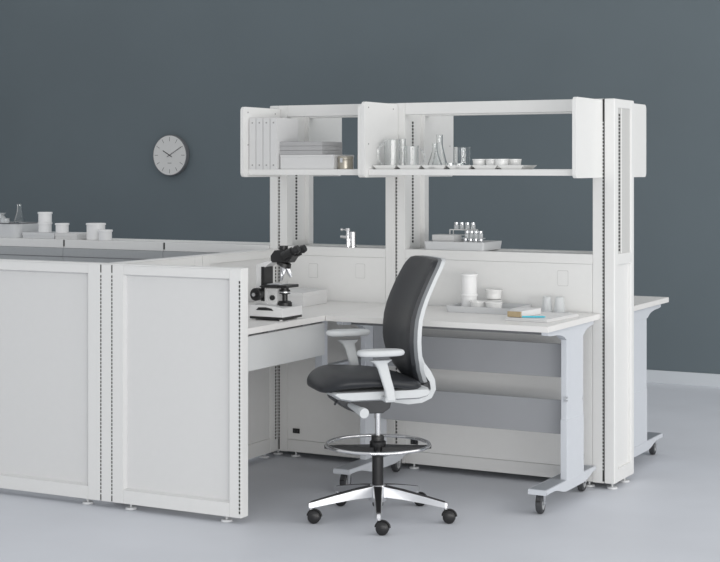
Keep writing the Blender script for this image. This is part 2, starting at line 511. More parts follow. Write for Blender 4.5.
def caster(parent, x, y, rot, lab=None):
    """thing > caster > wheel: built in the parent's local coordinates"""
    b = BM(); R = .051
    cyl(b, (x, y, .085), (x, y, .100), .018, seg=14)
    c, s = math.cos(rot), math.sin(rot)
    tb = BM()
    # fork: a crown and two cheeks
    box(tb, -.021, .021, -.026, .022, .096, .102, .001)
    for q in (-1, 1):
        prism(tb, [(-.026, .099), (.022, .099), (.008, .040), (-.012, .040)], 'x', q*.0195-.0015, q*.0195+.0015)
    cyl(tb, (-.024, 0-.003, R+.001), (.024, -.003, R+.001), .007, seg=10)
    bmesh.ops.rotate(tb, verts=tb.verts, cent=(0, 0, 0), matrix=Matrix.Rotation(rot, 3, 'Z'))
    bmesh.ops.translate(tb, verts=tb.verts, vec=(x, y, 0))
    me = bpy.data.meshes.new('tmp'); tb.to_mesh(me); tb.free(); b.from_mesh(me); bpy.data.meshes.remove(me)
    o = obj('caster', b, 'alu', parent)
    tb = BM()
    lathe(tb, [(0, -.009), (.012, -.0125), (.031, -.012), (.033, -.015), (R-.004, -.015), (R, -.010), (R, .010), (R-.004, .015), (.033, .015), (.031, .012), (.012, .0125), (0, .009)], (0, 0, 0), 28, axis='x')
    for f in tb.faces:
        cm = f.calc_center_median()
        f.material_index = 1 if math.hypot(cm.y, cm.z) < .0335 else 0
    bmesh.ops.rotate(tb, verts=tb.verts, cent=(0, 0, 0), matrix=Matrix.Rotation(rot, 3, 'Z'))
    off = Matrix.Rotation(rot, 3, 'Z') @ Vector((0, -.003, 0))
    bmesh.ops.translate(tb, verts=tb.verts, vec=(x+off.x, y+off.y, R+.0005))
    obj('wheel', tb, ('rubber', 'hub'), o)
    tb = BM(); box(tb, -.012, .012, -.055, -.030, .062, .072, .002)
    bmesh.ops.rotate(tb, verts=tb.verts, cent=(0, 0, 0), matrix=Matrix.Rotation(rot, 3, 'Z'))
    bmesh.ops.translate(tb, verts=tb.verts, vec=(x, y, 0))
    obj('brake_lever', tb, 'black', o)
    return o

def make_table():
    # local frame: origin on the floor under the right rear corner; x to -1.2185, y from -.764 to 0
    t = thing('mobile_table', 'mobile white lab table with silver legs, carrying trays and notebooks, behind the chair', 'table', (-.018, 0, 0))
    W = 1.2185
    b = BM(); box(b, -W, 0, -.762, -.006, .884, .914, .003); obj('tabletop', b, 'top', t)
    for (xa, xb, out) in ((-.062, -.027, 1), (-W+.027, -W+.062, -1)):
        # upper support arm
        pts = [(-.69, .8835), (-.69, .862), (-.655, .857), (-.575, .854), (-.52, .848), (-.475, .838), (-.44, .818), (-.19, .818), (-.165, .838), (-.13, .850), (-.08, .857), (-.04, .862), (-.04, .8835)]
        b = BM(); prism(b, pts, 'x', xa, xb, bev=.001); leg = obj('leg', b, 'steel', t)
        b = BM(); box(b, xa+.004, xb, -.435, -.195, .40, .822, .003); obj('upper_column', b, 'steel', leg)
        b = BM(); box(b, xa+.002, xb+.002, -.438, -.192, .098, .420, .003); obj('lower_column', b, 'steel', leg)
        b = BM()
        for z in (.515, .53): cyl(b, (xb-.002, -.43, z), (xb-.002, -.452, z), .006, seg=8)
        cyl(b, (xb-.001, -.21, .50), (xb+.003, -.21, .50), .008, seg=10)
        pieces('height_bolt', b, 'alu', leg)
        # foot: wide inverted channel with a shaped cheek
        fa, fb = (xb-.092, xb+.003) if out > 0 else (xa-.003, xa+.092)
        top = [(-.725, .119), (-.04, .119)]
        b = BM()
        box(b, fa, fb, -.72, -.014, .110, .121, .002)
        cheek = [(-.722, .112), (-.722, .098), (-.66, .100), (-.60, .099), (-.55, .090), (-.50, .076), (-.45, .068), (-.36, .068), (-.20, .068), (-.14, .076), (-.09, .090), (-.06, .098), (-.012, .100), (-.012, .112)]
        for xc in (fa, fb-.006): prism(b, cheek, 'x', xc, xc+.006)
        box(b, fa, fb, -.724, -.716, .096, .118, .002)
        foot = obj('foot', b, 'steel', t)
        fm = (fa+fb)/2
        b = BM(); box(b, fa+.008, fb-.008, -.715, -.035, .1212, .1225); obj('foot_top_shade', b, 'foot_shade', foot)  # thin darker strip, paints the shade on the foot's upward face
        b = BM()
        for yy in (-.715, -.045): box(b, fm-.03, fm+.03, yy-.0, yy+.05 if yy < -.4 else yy-.05, .1015, .1095)
        pieces('caster_plate', b, 'alu', foot)
        caster(foot, fm, -.675, .15); caster(foot, fm, -.095, PI+.12)
    for (z0, z1) in ((.616, .785), (.330, .502)):
        b = BM(); box(b, -W+.064, -.064, -.345, -.333, z0, z1, .003)
        obj('modesty_panel', b, 'greysteel', t)
    b = BM(); box(b, -W+.064, -.064, -.60, -.565, .855, .882, .002)
    box(b, -W+.064, -.064, -.25, -.215, .84, .882, .002); pieces('cross_rail', b, 'darksteel', t)
    b = BM(); box(b, -W+.064, -W+.140, -.352, -.3455, .60, .83, .002); cyl(b, (-W+.115, -.350, .76), (-W+.115, -.358, .76), .008, seg=10)
    obj('fixing_bracket', b, 'greysteel', t)
    return t
tab = make_table()
# the same table on the far side, turned round
tab2 = dup(tab, 'mobile white table end seen right of the end column, on the far side', (-1.222, .390, 0), PI)

# ------------------------------------------------------------ drafting chair
def make_chair():
    CH = thing('drafting_chair', 'tall charcoal drafting chair with white arms, chrome footring and five casters', 'chair', (-.738, -1.137, 0), math.radians(-135))
    # star base. camera direction seen from the chair in local angles: near spoke points at the camera
    base = BM()
    cam_ang = math.radians(-61.9)-math.radians(-135)
    lathe(base, [(0, .082), (.040, .082), (.045, .09), (.043, .150), (.036, .160), (0, .160)], seg=28)
    Rt = .338
    inlay = BM()
    tips = []
    for k in range(5):
        a = cam_ang+k*2*PI/5; ca, sa = math.cos(a), math.sin(a)
        def P(r, w, z): return (r*ca-w*sa, r*sa+w*ca, z)
        secs = [(.03, .024, .106, .156), (.12, .021, .101, .142), (.24, .016, .086, .118), (.33, .013, .073, .098), (.345, .009, .075, .095)]
        rings = []
        for r, w, z0, z1 in secs:
            rings.append([base.verts.new(P(r, -w, z0)), base.verts.new(P(r, w, z0)), base.verts.new(P(r, w*.86, z1)), base.verts.new(P(r, -w*.86, z1))])
        for i in range(len(rings)-1):
            for j in range(4): base.faces.new((rings[i][j], rings[i][(j+1) % 4], rings[i+1][(j+1) % 4], rings[i+1][j]))
        base.faces.new(rings[0][::-1]); base.faces.new(rings[-1])
        cyl(base, P(.334, 0, .066), P(.334, 0, .08), .011, seg=14)
        ir = []
        for r, w, z0, z1 in secs[:4]:
            ir.append([inlay.verts.new(P(r, -w*.85, z1-.001)), inlay.verts.new(P(r, w*.85, z1-.001)), inlay.verts.new(P(r, w*.74, z1+.0025)), inlay.verts.new(P(r, -w*.74, z1+.0025))])
        for i in range(3):
            for j in range(4): inlay.faces.new((ir[i][j], ir[i][(j+1) % 4], ir[i+1][(j+1) % 4], ir[i+1][j]))
        inlay.faces.new(ir[0][::-1]); inlay.faces.new(ir[-1])
        tips.append((P(.334, 0, 0), a))
    star = obj('star_base', base, 'alu', CH)
    obj('top_inlay', inlay, 'black', star)
    # casters, all trailing to the same side
    tr = math.radians(28.1)-math.radians(-135)   # image-right in local angle
    for (p, a) in tips:
        b = BM(); R = .030
        cx, cy = p[0]+.018*math.cos(tr), p[1]+.018*math.sin(tr)
        ax = tr+PI/2-.15   # wheel axis direction
        q = Matrix.Rotation(ax, 3, 'Z')
        tb = BM()
        for s in (-1, 1):
            lathe(tb, [(0, s*.006), (R-.003, s*.006), (R, s*.009), (R, s*.020), (R-.004, s*.0245), (R*.5, s*.0275), (0, s*.028)], (0, 0, R+.0005), 24, axis='x')
        bmesh.ops.rotate(tb, verts=tb.verts, cent=(0, 0, 0), matrix=q)
        bmesh.ops.translate(tb, verts=tb.verts, vec=(cx, cy, 0))
        me = bpy.data.meshes.new('tmp'); tb.to_mesh(me); tb.free(); b.from_mesh(me); bpy.data.meshes.remove(me)
        # hood
        tube(b, [Vector((cx, cy, R))+(q @ Vector((0, (R+.003)*math.cos(t), (R+.003)*math.sin(t)))) for t in [i/10*PI*.95+.1 for i in range(11)]], .0055, 8)
        cyl(b, (p[0], p[1], .03), (p[0], p[1], .067), .007, seg=12)
        o = obj('caster', b, 'black', CH)
        hb = BM()
        hp = Vector((cx, cy, R))+(q @ Vector((0, -.008, R-.002)))
        tube(hb, [Vector((cx, cy, R))+(q @ Vector((0, (R+.0075)*math.cos(t), (R+.0075)*math.sin(t)))) for t in [.9+i*.08 for i in range(6)]], .004, 8)
        obj('hood_trim', hb, 'chrome', o)
    # column
    b = BM(); lathe(b, [(0, .058), (.022, .058), (.026, .064), (.026, .160), (.027, .166), (.027, .325), (.025, .33), (0, .33)], seg=24); obj('column_sleeve', b, 'black', CH)
    b = BM(); cyl(b, (0, 0, .33), (0, 0, .54), .014, seg=20); obj('gas_lift', b, 'chrome', CH)
    # foot ring
    b = BM(); tube(b, [(.246*math.cos(t), .246*math.sin(t), .352) for t in [i/56*2*PI for i in range(56)]], .0085, 12, True)
    ring = obj('foot_ring', b, 'chrome', CH)
    b = BM()
    for s in (0, 1):
        a = tr+PI*s; ca, sa = math.cos(a), math.sin(a)
        def P(r, w, z): return (r*ca-w*sa, r*sa+w*ca, z)
        v = []
        for r, w, z0, z1 in ((.02, .045, .312, .345), (.12, .026, .318, .346), (.225, .016, .330, .346), (.255, .014, .334, .350)):
            v.append([b.verts.new(P(r, -w, z0)), b.verts.new(P(r, w, z0)), b.verts.new(P(r, w, z1)), b.verts.new(P(r, -w, z1))])
        for i in range(3):
            for j in range(4): b.faces.new((v[i][j], v[i][(j+1) % 4], v[i+1][(j+1) % 4], v[i+1][j]))
        b.faces.new(v[0][::-1]); b.faces.new(v[-1])
    for s in (.5, 1.5):
        a = tr+PI*s
        tube(b, [(.03*math.cos(a), .03*math.sin(a), .335), (.235*math.cos(a), .235*math.sin(a), .345)], .008, 8)
    obj('ring_spokes', b, 'black', ring)
    b = BM(); lathe(b, [(.0145, .395), (.028, .395), (.031, .390), (.031, .372), (.039, .366), (.039, .345), (.034, .318), (.036, .312), (.036, .300), (.028, .296), (.0275, .296), (.0145, .296)], seg=26); obj('ring_collar', b, 'black', CH)
    # mechanism
    b = BM(); prism(b, [(.235, .590), (.225, .575), (.17, .535), (.12, .515), (.0, .512), (-.035, .535), (-.050, .590)], 'y', -.07, .085, bev=.006); mech = obj('tilt_mechanism', b, 'greyplastic', CH)
    b = BM(); cyl(b, (.165, .086, .560), (.150, .235, .548), .012, .020, seg=20)
    cyl(b, (.150, .232, .548), (.147, .262, .546), .023, .023, seg=24); obj('tension_knob', b, 'whiteplastic', mech)
    b = BM(); tube(b, [(.21, .03, .582), (.235, .10, .580), (.25, .13, .574)], .006, 8); obj('lever', b, 'greyplastic', mech)
    # seat cushion
    b = BM()
    NX, NU = 26, 20
    X0, X1 = -.185, .325
    def halfw(x):
        u = (x-.07)/(.255); u = max(-1, min(1, u))
        base_w = .248*(1-abs(u)**4.2)**(1/3.2) if abs(u) < 1 else 0
        return max(base_w*(1-.05*(u < 0)*abs(u)), .0005)
    rings = []
    for i in range(NX+1):
        t_ = i/NX; x = .07-.255*math.cos(PI*t_)
        w = halfw(x); u = (x-.07)/.255
        drop = -.060*max(0, (x-.19)/.135)**2 if x > .19 else 0
        rise = -.038*max(0, (-x-.0)/.18)**1.3 if x < 0 else 0
        thick = .066+.026*max(0, min(1, (x-.08)/.2))
        edge = (1-abs(u)**6)**.5 if abs(u) < 1 else 0
        ring = []
        for k in range(NU):
            a = 2*PI*k/NU; ca, sa = math.cos(a), math.sin(a)
            yy = w*math.copysign(abs(ca)**.55, ca)
            zz = .5*thick*max(edge, .12)*math.copysign(abs(sa)**.7, sa)
            zc = .676+drop*.8+rise+.010*max(0, min(1, (x+.05)/.15))
            side = -.012*(abs(yy)/.25)**2+.004
            ring.append(b.verts.new((x, yy, zc+zz+side)))
        rings.append(ring)
    for i in range(NX):
        for k in range(NU): b.faces.new((rings[i][k], rings[i][(k+1) % NU], rings[i+1][(k+1) % NU], rings[i+1][k]))
    b.faces.new(rings[0][::-1]); b.faces.new(rings[-1])
    seat = obj('seat_cushion', b, 'leather', CH, sharp=80, subsurf=1)
    # seat pan
    b = BM()
    pr_ = [(.275, .640), (.285, .630), (.255, .604), (.20, .590), (-.14, .590), (-.185, .602), (-.20, .625), (-.185, .642)]
    v0 = None
    secs = [(-.215, .012), (-.19, 0), (.19, 0), (.215, .012)]
    rings = []
    for y, ins in secs:
        cxm, czm = .03, .622
        rings.append([b.verts.new((cxm+(px-cxm)*(1-ins*4), y, czm+(pz-czm)*(1-ins*25) if ins else pz)) for px, pz in pr_])
    for i in range(3):
        for k in range(len(pr_)): b.faces.new((rings[i][k], rings[i][(k+1) % len(pr_)], rings[i+1][(k+1) % len(pr_)], rings[i+1][k]))
    b.faces.new(rings[0]); b.faces.new(rings[-1][::-1])
    obj('seat_pan', b, 'whiteplastic', CH, sharp=50)
    # backrest cushion + shell
    def bx(z):   # front surface centre line
        pts = [(.600, -.195), (.625, -.178), (.67, -.146), (.72, -.122), (.78, -.108), (.84, -.100), (.90, -.101), (.96, -.108), (1.02, -.124), (1.075, -.146), (1.15, -.182), (1.225, -.222), (1.26, -.242)]
        for (a, p), (c, q_) in zip(pts, pts[1:]):
            if z <= c: return p+(q_-p)*(z-a)/(c-a)
        return pts[-1][1]
    def bw(z):   # half width
        pts = [(.622, .012), (.635, .045), (.66, .080), (.70, .130), (.745, .175), (.80, .196), (.86, .206), (1.0, .209), (1.12, .206), (1.19, .200), (1.215, .192), (1.235, .172), (1.243, .130)]
        for (a, p), (c, q_) in zip(pts, pts[1:]):
            if z <= c: return p+(q_-p)*max(0, (z-a))/(c-a)
        return pts[-1][1]
    zs = [.622, .630, .645, .665, .69, .72, .75, .78, .82, .86, .91, .96, 1.01, 1.06, 1.11, 1.155, 1.19, 1.21, 1.225, 1.235, 1.242]
    def slab(name, f0, thick, wsc, m, inset=.0, z_lo=None):
        b = BM(); rings = []
        for z in zs:
            w = bw(z)*wsc
            NUq = 12
            ring = []
            for k in range(NUq+1):
                y = -w+2*w*k/NUq
                curve = .030*(abs(y)/.24)**2
                ed = .012*(abs(2*k/NUq-1)**6)*(name == 'backrest_cushion')
                ring.append(b.verts.new((bx(z)+f0+curve-ed, y, z)))
            for k in range(NUq, -1, -1):
                y = -w+2*w*k/NUq
                curve = .030*(abs(y)/.24)**2
                ring.append(b.verts.new((bx(z)+f0-thick+curve, y, z)))
            rings.append(ring)
        n = len(rings[0])
        for i in range(len(rings)-1):
            for k in range(n): b.faces.new((rings[i][k], rings[i][(k+1) % n], rings[i+1][(k+1) % n], rings[i+1][k]))
        b.faces.new(rings[0]); b.faces.new(rings[-1][::-1])
        return obj(name, b, m, CH, sharp=60)
    bc = slab('backrest_cushion', 0, .032, 1.0, 'leather')
    pp = slab('backrest_piping', -.0322, .018, 1.0, 'piping')
    sh = slab('backrest_shell', -.0504, .020, 1.0, 'whiteplastic')
    # J-shaped carrier joining shell and seat
    for s in (0,):
        b = BM(); ribbon(b, [(-.186, .95), (-.176, .86), (-.178, .79), (-.195, .735), (-.228, .692), (-.250, .655), (-.255, .615), (-.238, .583), (-.195, .565), (-.13, .560), (-.05, .572)], -.075, .075, [.026, .026, .028, .034, .034, .028, .026, .026, .026, .024, .02])
        obj('back_carrier', b, 'whiteplastic', CH, sharp=60)
    b = BM(); prism(b, [(-.236, .652), (-.236, .620), (-.215, .592), (-.16, .583), (-.11, .589), (-.17, .622)], 'y', -.065, .065, bev=.004); obj('carrier_cover', b, 'greyplastic', CH)
    # arms
    for s in (1, -1):
        dz = -.018 if s > 0 else .020
        b = BM()
        path = [(.022, .604, .024, .020), (.028, .66, .024, .013), (.044, .72, .025, .011), (.058, .775, .027, .011), (.068, .800, .031, .012), (.070, .812, .046, .017), (.070, .820, .056, .022)]
        rings = []
        for x, z, hx, hy in path:
            zz = z+(dz-.014)*(z-.6)/.22
            rings.append([b.verts.new((x+hx*math.copysign(abs(math.cos(t))**.6, math.cos(t)), s*.262+hy*math.copysign(abs(math.sin(t))**.6, math.sin(t)), zz)) for t in [k/16*2*PI for k in range(16)]])
        for i in range(len(rings)-1):
            for k in range(16): b.faces.new((rings[i][k], rings[i][(k+1) % 16], rings[i+1][(k+1) % 16], rings[i+1][k]))
        b.faces.new(rings[0][::-1]); b.faces.new(rings[-1])
        box(b, .0, .05, min(s*.17, s*.275), max(s*.17, s*.275), .592, .616, .006)
        arm = obj('arm_post', b, 'whiteplastic', CH, sharp=50)
        b = BM(); prs = [(-.052, 0), (-.046, .62), (-.02, .95), (0, 1), (.0, 1)]
        rings = []
        for zf, sc_ in ((.829, .86), (.833, .96), (.841, 1.0), (.850, .985), (.856, .93), (.859, .78)):
            ring = []
            for k in range(32):
                t = 2*PI*k/32
                ring.append(b.verts.new((.070+.114*sc_*math.copysign(abs(math.cos(t))**.75, math.cos(t)), s*.265+.046*sc_*math.copysign(abs(math.sin(t))**.8, math.sin(t)), zf+dz-.004)))
            rings.append(ring)
        for i in range(len(rings)-1):
            for k in range(32): b.faces.new((rings[i][k], rings[i][(k+1) % 32], rings[i+1][(k+1) % 32], rings[i+1][k]))
        b.faces.new(rings[0][::-1]); b.faces.new(rings[-1])
        obj('arm_pad', b, 'whiteplastic', arm, sharp=60)
    return CH
make_chair()

# ------------------------------------------------------------ wall clock
ck = thing('wall_clock', 'round wall clock with a white dial and dark rim on the slate wall', 'clock', (-5.505, WY, 1.785))
b = BM(); Rc = .187
lathe(b, [(0, -.003), (Rc-.006, -.003), (Rc, -.008), (Rc, -.050), (Rc-.004, -.054), (Rc-.007, -.052), (Rc-.007, -.048), (0, -.048)], axis='y', seg=64); obj('clock_case', b, 'darksteel', ck)
b = BM(); lathe(b, [(0, -.0485), (Rc-.0075, -.0485), (Rc-.0075, -.0515), (0, -.0515)], axis='y', seg=64); obj('clock_dial', b, 'clockface', ck)
b = BM()
def bar(b, ang, r0, r1, w, y0, y1):
    tb = BM(); box(tb, -w/2, w/2, y0, y1, r0, r1)
    bmesh.ops.rotate(tb, verts=tb.verts, cent=(0, 0, 0), matrix=Matrix.Rotation(ang, 3, 'Y'))
    me = bpy.data.meshes.new('tmp'); tb.to_mesh(me); tb.free(); b.from_mesh(me); bpy.data.meshes.remove(me)
for k in range(12): bar(b, k*PI/6, .128, .166, .0035, -.0522, -.0514)
box(b, -.022, .022, -.0520, -.0514, -.074, -.070)
obj('hour_marks', b, 'greyplastic', ck)
b = BM(); bar(b, -PI/3, -.03, .085, .0065, -.0545, -.053); obj('hour_hand', b, 'black', ck)
b = BM(); bar(b, PI/3, -.03, .150, .0045, -.0565, -.055); obj('minute_hand', b, 'black', ck)

# ------------------------------------------------------------ microscope (local forward = +x)
mc = thing('microscope', 'black and grey binocular microscope standing on the corner worktop', 'microscope', (-1.364, -1.04, .914))
b = BM(); prism(b, [(-.095, .018), (.095, .018), (.095, .062), (.085, .067), (-.02, .075), (-.095, .075)], 'y', -.10, .10, bev=.003); base = obj('base', b, 'scope', mc)
b = BM(); box(b, -.094, .094, -.099, .099, .006, .0185, .002); obj('base_band', b, 'black', base)
b = BM()
for x in (-.078, .078):
    for y in (-.082, .082): cyl(b, (x, y, 0), (x, y, .0065), .009, seg=12)
pieces('rubber_foot', b, 'porcelain', base)
b = BM(); prism(b, [(-.055, .050), (.045, .050), (.035, .060), (.0, .066), (-.040, .064)], 'y', -.1035, -.0985, bev=.001); obj('side_grip', b, 'black', base)
b = BM(); prism(b, [(-.095, .07), (-.03, .07), (-.03, .155), (-.055, .160), (-.055, .255), (-.01, .278), (.0, .292), (-.04, .287), (-.095, .270)], 'y', -.038, .038, bev=.004); limb = obj('limb', b, 'scope', mc)
b = BM(); box(b, -.062, -.043, -.043, .043, .09, .262, .002); obj('slide_rail', b, 'black', limb)
b = BM(); prism(b, [(-.03, .07), (.02, .07), (.025, .155), (-.03, .155)], 'y', -.030, .030, bev=.003); obj('focus_block', b, 'scope', mc)
for s in (-1, 1):
    b = BM()
    lathe(b, [(0, s*.03), (.022, s*.03), (.022, s*.045), (.030, s*.047), (.032, s*.05), (.032, s*.078), (.028, s*.082), (.012, s*.082), (.012, s*.094), (.010, s*.096), (0, s*.096)], (-.073, 0, .125), 26, axis='y')
    fk2 = obj('focus_knob', b, 'black', mc)
    if s < 0: fk = fk2
    b = BM(); lathe(b, [(0, s*.028), (.013, s*.028), (.013, s*.040), (0, s*.041)], (.0, 0, .108), 18, axis='y'); obj('stage_knob', b, 'black', mc)
b = BM(); lathe(b, [(0, -.0985), (.009, -.0985), (.0095, -.096), (0, -.0955)], (-.073, 0, .125), 16, axis='y'); obj('knob_cap', b, 'alu', fk)
b = BM(); box(b, -.045, .098, -.060, .060, .160, .174, .003); box(b, -.045, .05, -.085, -.06, .163, .170, .002); stg = obj('stage', b, 'black', mc)
b = BM(); box(b, -.02, .06, -.055, .02, .1745, .178, .001); cyl(b, (.0, -.055, .176), (.05, -.05, .182), .004, seg=8); obj('slide_clip', b, 'alu', stg)
b = BM(); lathe(b, [(0, .060), (.035, .060), (.036, .066), (.036, .083), (.028, .092), (.0, .092)], (.052, 0, 0), 26); obj('illuminator', b, 'black', mc)
b = BM(); lathe(b, [(0, .092), (.014, .092), (.014, .125), (.027, .128), (.027, .147), (.020, .149), (.020, .159), (0, .159)], (.052, 0, 0), 24); obj('condenser', b, 'black', mc)
b = BM(); lathe(b, [(.0275, .133), (.0285, .134), (.0285, .139), (.0275, .140)], (.052, 0, 0), 24); obj('condenser_ring', b, 'alu', mc)
# nosepiece and objectives
b = BM(); cyl(b, (.052, 0, .285), (.045, 0, .268), .034, .038, 26); nose = obj('nosepiece', b, 'black', mc)
for (dx, dy, L) in ((-.012, -.004, .078), (.045, .006, .064), (.022, -.034, .050)):
    p0 = Vector((.045+dx*.35, dy*.3, .270)); d = Vector((dx*.55, dy*.8, -.06)).normalized()
    b = BM(); cyl(b, p0, p0+d*.018, .014, .014, 16); cyl(b, p0+d*.018, p0+d*L*.7, .0125, .0115, 16); cyl(b, p0+d*L*.7, p0+d*L, .0115, .006, 16)
    cyl(b, p0+d*L*.45, p0+d*L*.5, .0134, .0134, 16)
    obj('objective', b, 'alu', nose)
# head
b = BM(); prism(b, [(-.010, .285), (.090, .285), (.115, .318), (.060, .350), (.010, .345), (-.012, .318)], 'y', -.036, .036, bev=.004)
cyl(b, (.045, 0, .345), (.045, 0, .368), .022, .022, 20); head = obj('head', b, 'black', mc)
for s in (-1, 1):
    b = BM(); p0 = Vector((.062, s*.031, .316)); d = Vector((.80, 0, .38)).normalized()
    cyl(b, p0, p0+d*.060, .024, .024, 20); cyl(b, p0+d*.060, p0+d*.080, .018, .018, 20); cyl(b, p0+d*.080, p0+d*.098, .0215, .0175, 20)
    obj('eyepiece', b, 'black', head)

# ------------------------------------------------------------ boxes, trays and vessels
def shell(prof_out, wall, floor_t=.004):
    """closed thin-walled vessel profile from outer (r,h) list, bottom to top"""
    inner = [(max(r-wall, .001), h) for r, h in prof_out[::-1]]
    inner = [(r, h) for r, h in inner if h > prof_out[0][1]+floor_t]
    return [(0, prof_out[0][1])]+prof_out+inner+[(inner[-1][0], prof_out[0][1]+floor_t), (0, prof_out[0][1]+floor_t)]

def jar(name, R, H, label, loc, lidh=.012, m='plastic', cat='jar', rib=False):
    t = thing(name, label, cat, loc)
    b = BM(); lathe(b, [(0, 0), (R*.95, 0), (R, .003), (R, H-lidh), (0, H-lidh)], seg=32)
    obj('body', b, m, t)
    b = BM(); lathe(b, [(0, H-lidh), (R+.0035, H-lidh), (R+.0045, H-lidh+.002), (R+.0045, H-.002), (R+.003, H), (0, H)], seg=32); obj('lid', b, m, t)
    return t

def tray_box(name, L, W, H, label, loc, rotz, m='tray', cat='tray', r=.02, wall=.004):
    b = BM()
    o_ = rrect(-L/2, L/2, -W/2, W/2, r, 4); i_ = rrect(-L/2+wall, L/2-wall, -W/2+wall, W/2-wall, max(r-wall, .002), 4)
    bo = rrect(-L/2+.006, L/2-.006, -W/2+.006, W/2-.006, r, 4)
    n = len(o_)
    V0 = [b.verts.new((x, y, 0)) for x, y in bo]; V1 = [b.verts.new((x, y, H)) for x, y in o_]
    V2 = [b.verts.new((x, y, H)) for x, y in i_]; V3 = [b.verts.new((x*.98, y*.98, .004)) for x, y in i_]
    b.faces.new(V0); b.faces.new(V3)
    for A, B_ in ((V0, V1), (V1, V2), (V2, V3)):
        for k in range(n): b.faces.new((A[k], A[(k+1) % n], B_[(k+1) % n], B_[k]))
    return tag(obj(name, b, m), label, cat, None, loc, rotz)

def lidded_box(name, L, W, H, label, loc, rotz=0, m='box', lid=.02, cat='box', group=None):
    t = thing(name, label, cat, loc, rotz, group)
    b = BM(); box(b, -L/2+.002, L/2-.002, -W/2+.002, W/2-.002, 0, H-lid, .001); obj('box_body', b, m, t)
    b = BM(); box(b, -L/2, L/2, -W/2, W/2, H-lid, H, .0015); obj('box_lid', b, m, t)
    return t

# --- left low spine
TL = ZS+.0005
t = thing('enamel_basin', 'deep grey-white round-cornered basin with a dark rim at the left picture edge', 'basin', (-4.15, .155, TL))
b = BM(); o_ = rrect(-.20, .20, -.13, .13, .06, 8); n = len(o_)
i_ = rrect(-.195, .195, -.125, .125, .055, 8)
V0 = [b.verts.new((x*.97, y*.97, 0)) for x, y in o_]; V1 = [b.verts.new((x, y, .088)) for x, y in o_]
b.faces.new(V0)
V2 = [b.verts.new((x, y, .088)) for x, y in i_]; V3 = [b.verts.new((x*.97, y*.97, .006)) for x, y in i_]
b.faces.new(V3)
for A, B_ in ((V0, V1), (V1, V2), (V2, V3)):
    for k in range(n): b.faces.new((A[k], A[(k+1) % n], B_[(k+1) % n], B_[k]))
obj('basin_body', b, 'tray', t)
b = BM(); box(b, -.198, .198, -.12, .12, .0885, .0945, .002); obj('glass_cover', b, 'darksteel', t, label='dark flat cover')
zt = TL+.0948

def flask(R, H, rn, label, loc, group=None):
    b = BM(); wall = .0016
    prof = [(R*.93, 0), (R, .004), (R*.97, .012), (rn, H*.68), (rn, H*.97), (rn+.003, H)]
    lathe(b, shell(prof, wall), seg=32)
    return tag(obj('conical_flask', b, 'glass'), label, 'flask', group, loc)
flask(.036, .122, .016, 'clear conical flask standing on the dark cover of the basin', (-3.985, .09, zt))
b = BM()
lathe(b, shell([(.030, 0), (.035, .006), (.045, .030), (.03, .05), (.045, .062)], .002), seg=24)
tag(obj('glass_stopper_jar', b, 'frosted'), 'cloudy glass dish stack on the basin, cut by the left picture edge', 'glassware', None, (-4.13, .06, zt))
b = BM(); lathe(b, shell([(.028, 0), (.030, .004), (.030, .026), (.034, .030)], .002), seg=24)
tag(obj('glass_cup', b, 'frosted'), 'small cloudy glass cup on the basin beside the dish stack', 'glassware', None, (-4.055, .03, zt))

lidded_box('flat_box', .26, .20, .036, 'flat grey-white box under the stacked lidded jars on the low frame', (-3.795, .145, TL), 0, 'tray')
lidded_box('flat_box', .175, .20, .036, 'flat pale box butted to the right of the one under the stacked jars', (-3.572, .145, TL), 0, 'box')
zb = TL+.0365
jar('lidded_jar', .042, .064, 'white lidded jar, lower one of the two stacked on the flat box', (-3.800, .12, zb))
jar('lidded_jar', .043, .066, 'white lidded jar, upper one of the two stacked on the flat box', (-3.800, .12, zb+.0643))
jar('lidded_jar', .041, .062, 'single white lidded jar on the pale flat box, right of the stacked pair', (-3.645, .10, zb))
jar('lidded_jar', .058, .104, 'large white lidded jar standing directly on the low frame top', (-3.365, .085, TL))
jar('lidded_jar', .041, .066, 'small white lidded jar in front of the large one on the low frame', (-3.257, .040, TL))

# --- gas tap on the sill
t = thing('gas_tap', 'chrome lab tap with a lever standing on the sill of the narrower frame', 'tap', (-1.505, .033, ZS+.0005))
b = BM(); lathe(b, [(0, 0), (.023, 0), (.023, .006), (.0185, .009), (.0185, .085), (.015, .090), (0, .090)], seg=24); obj('tap_body', b, 'chrome', t)
b = BM(); cyl(b, (-.016, -.004, .055), (-.072, -.012, .060), .009, .008, 16); cyl(b, (-.028, -.004, 0.001), (-.028, -.004, .06), .011, .011, 16); obj('tap_nozzle', b, 'chrome', t)
b = BM(); cyl(b, (-.028, -.006, .060), (-.028, -.006, .092), .012, .010, 16); cyl(b, (-.028, -.006, .092), (-.028, -.006, .108), .015, .013, 16); cyl(b, (-.028, -.006, .098), (-.064, -.010, .100), .004, .004, 8)
bmesh.ops.create_icosphere(b, subdivisions=2, radius=.009, matrix=Matrix.Translation((-.066, -.010, .100))); obj('tap_lever', b, 'chrome', t)

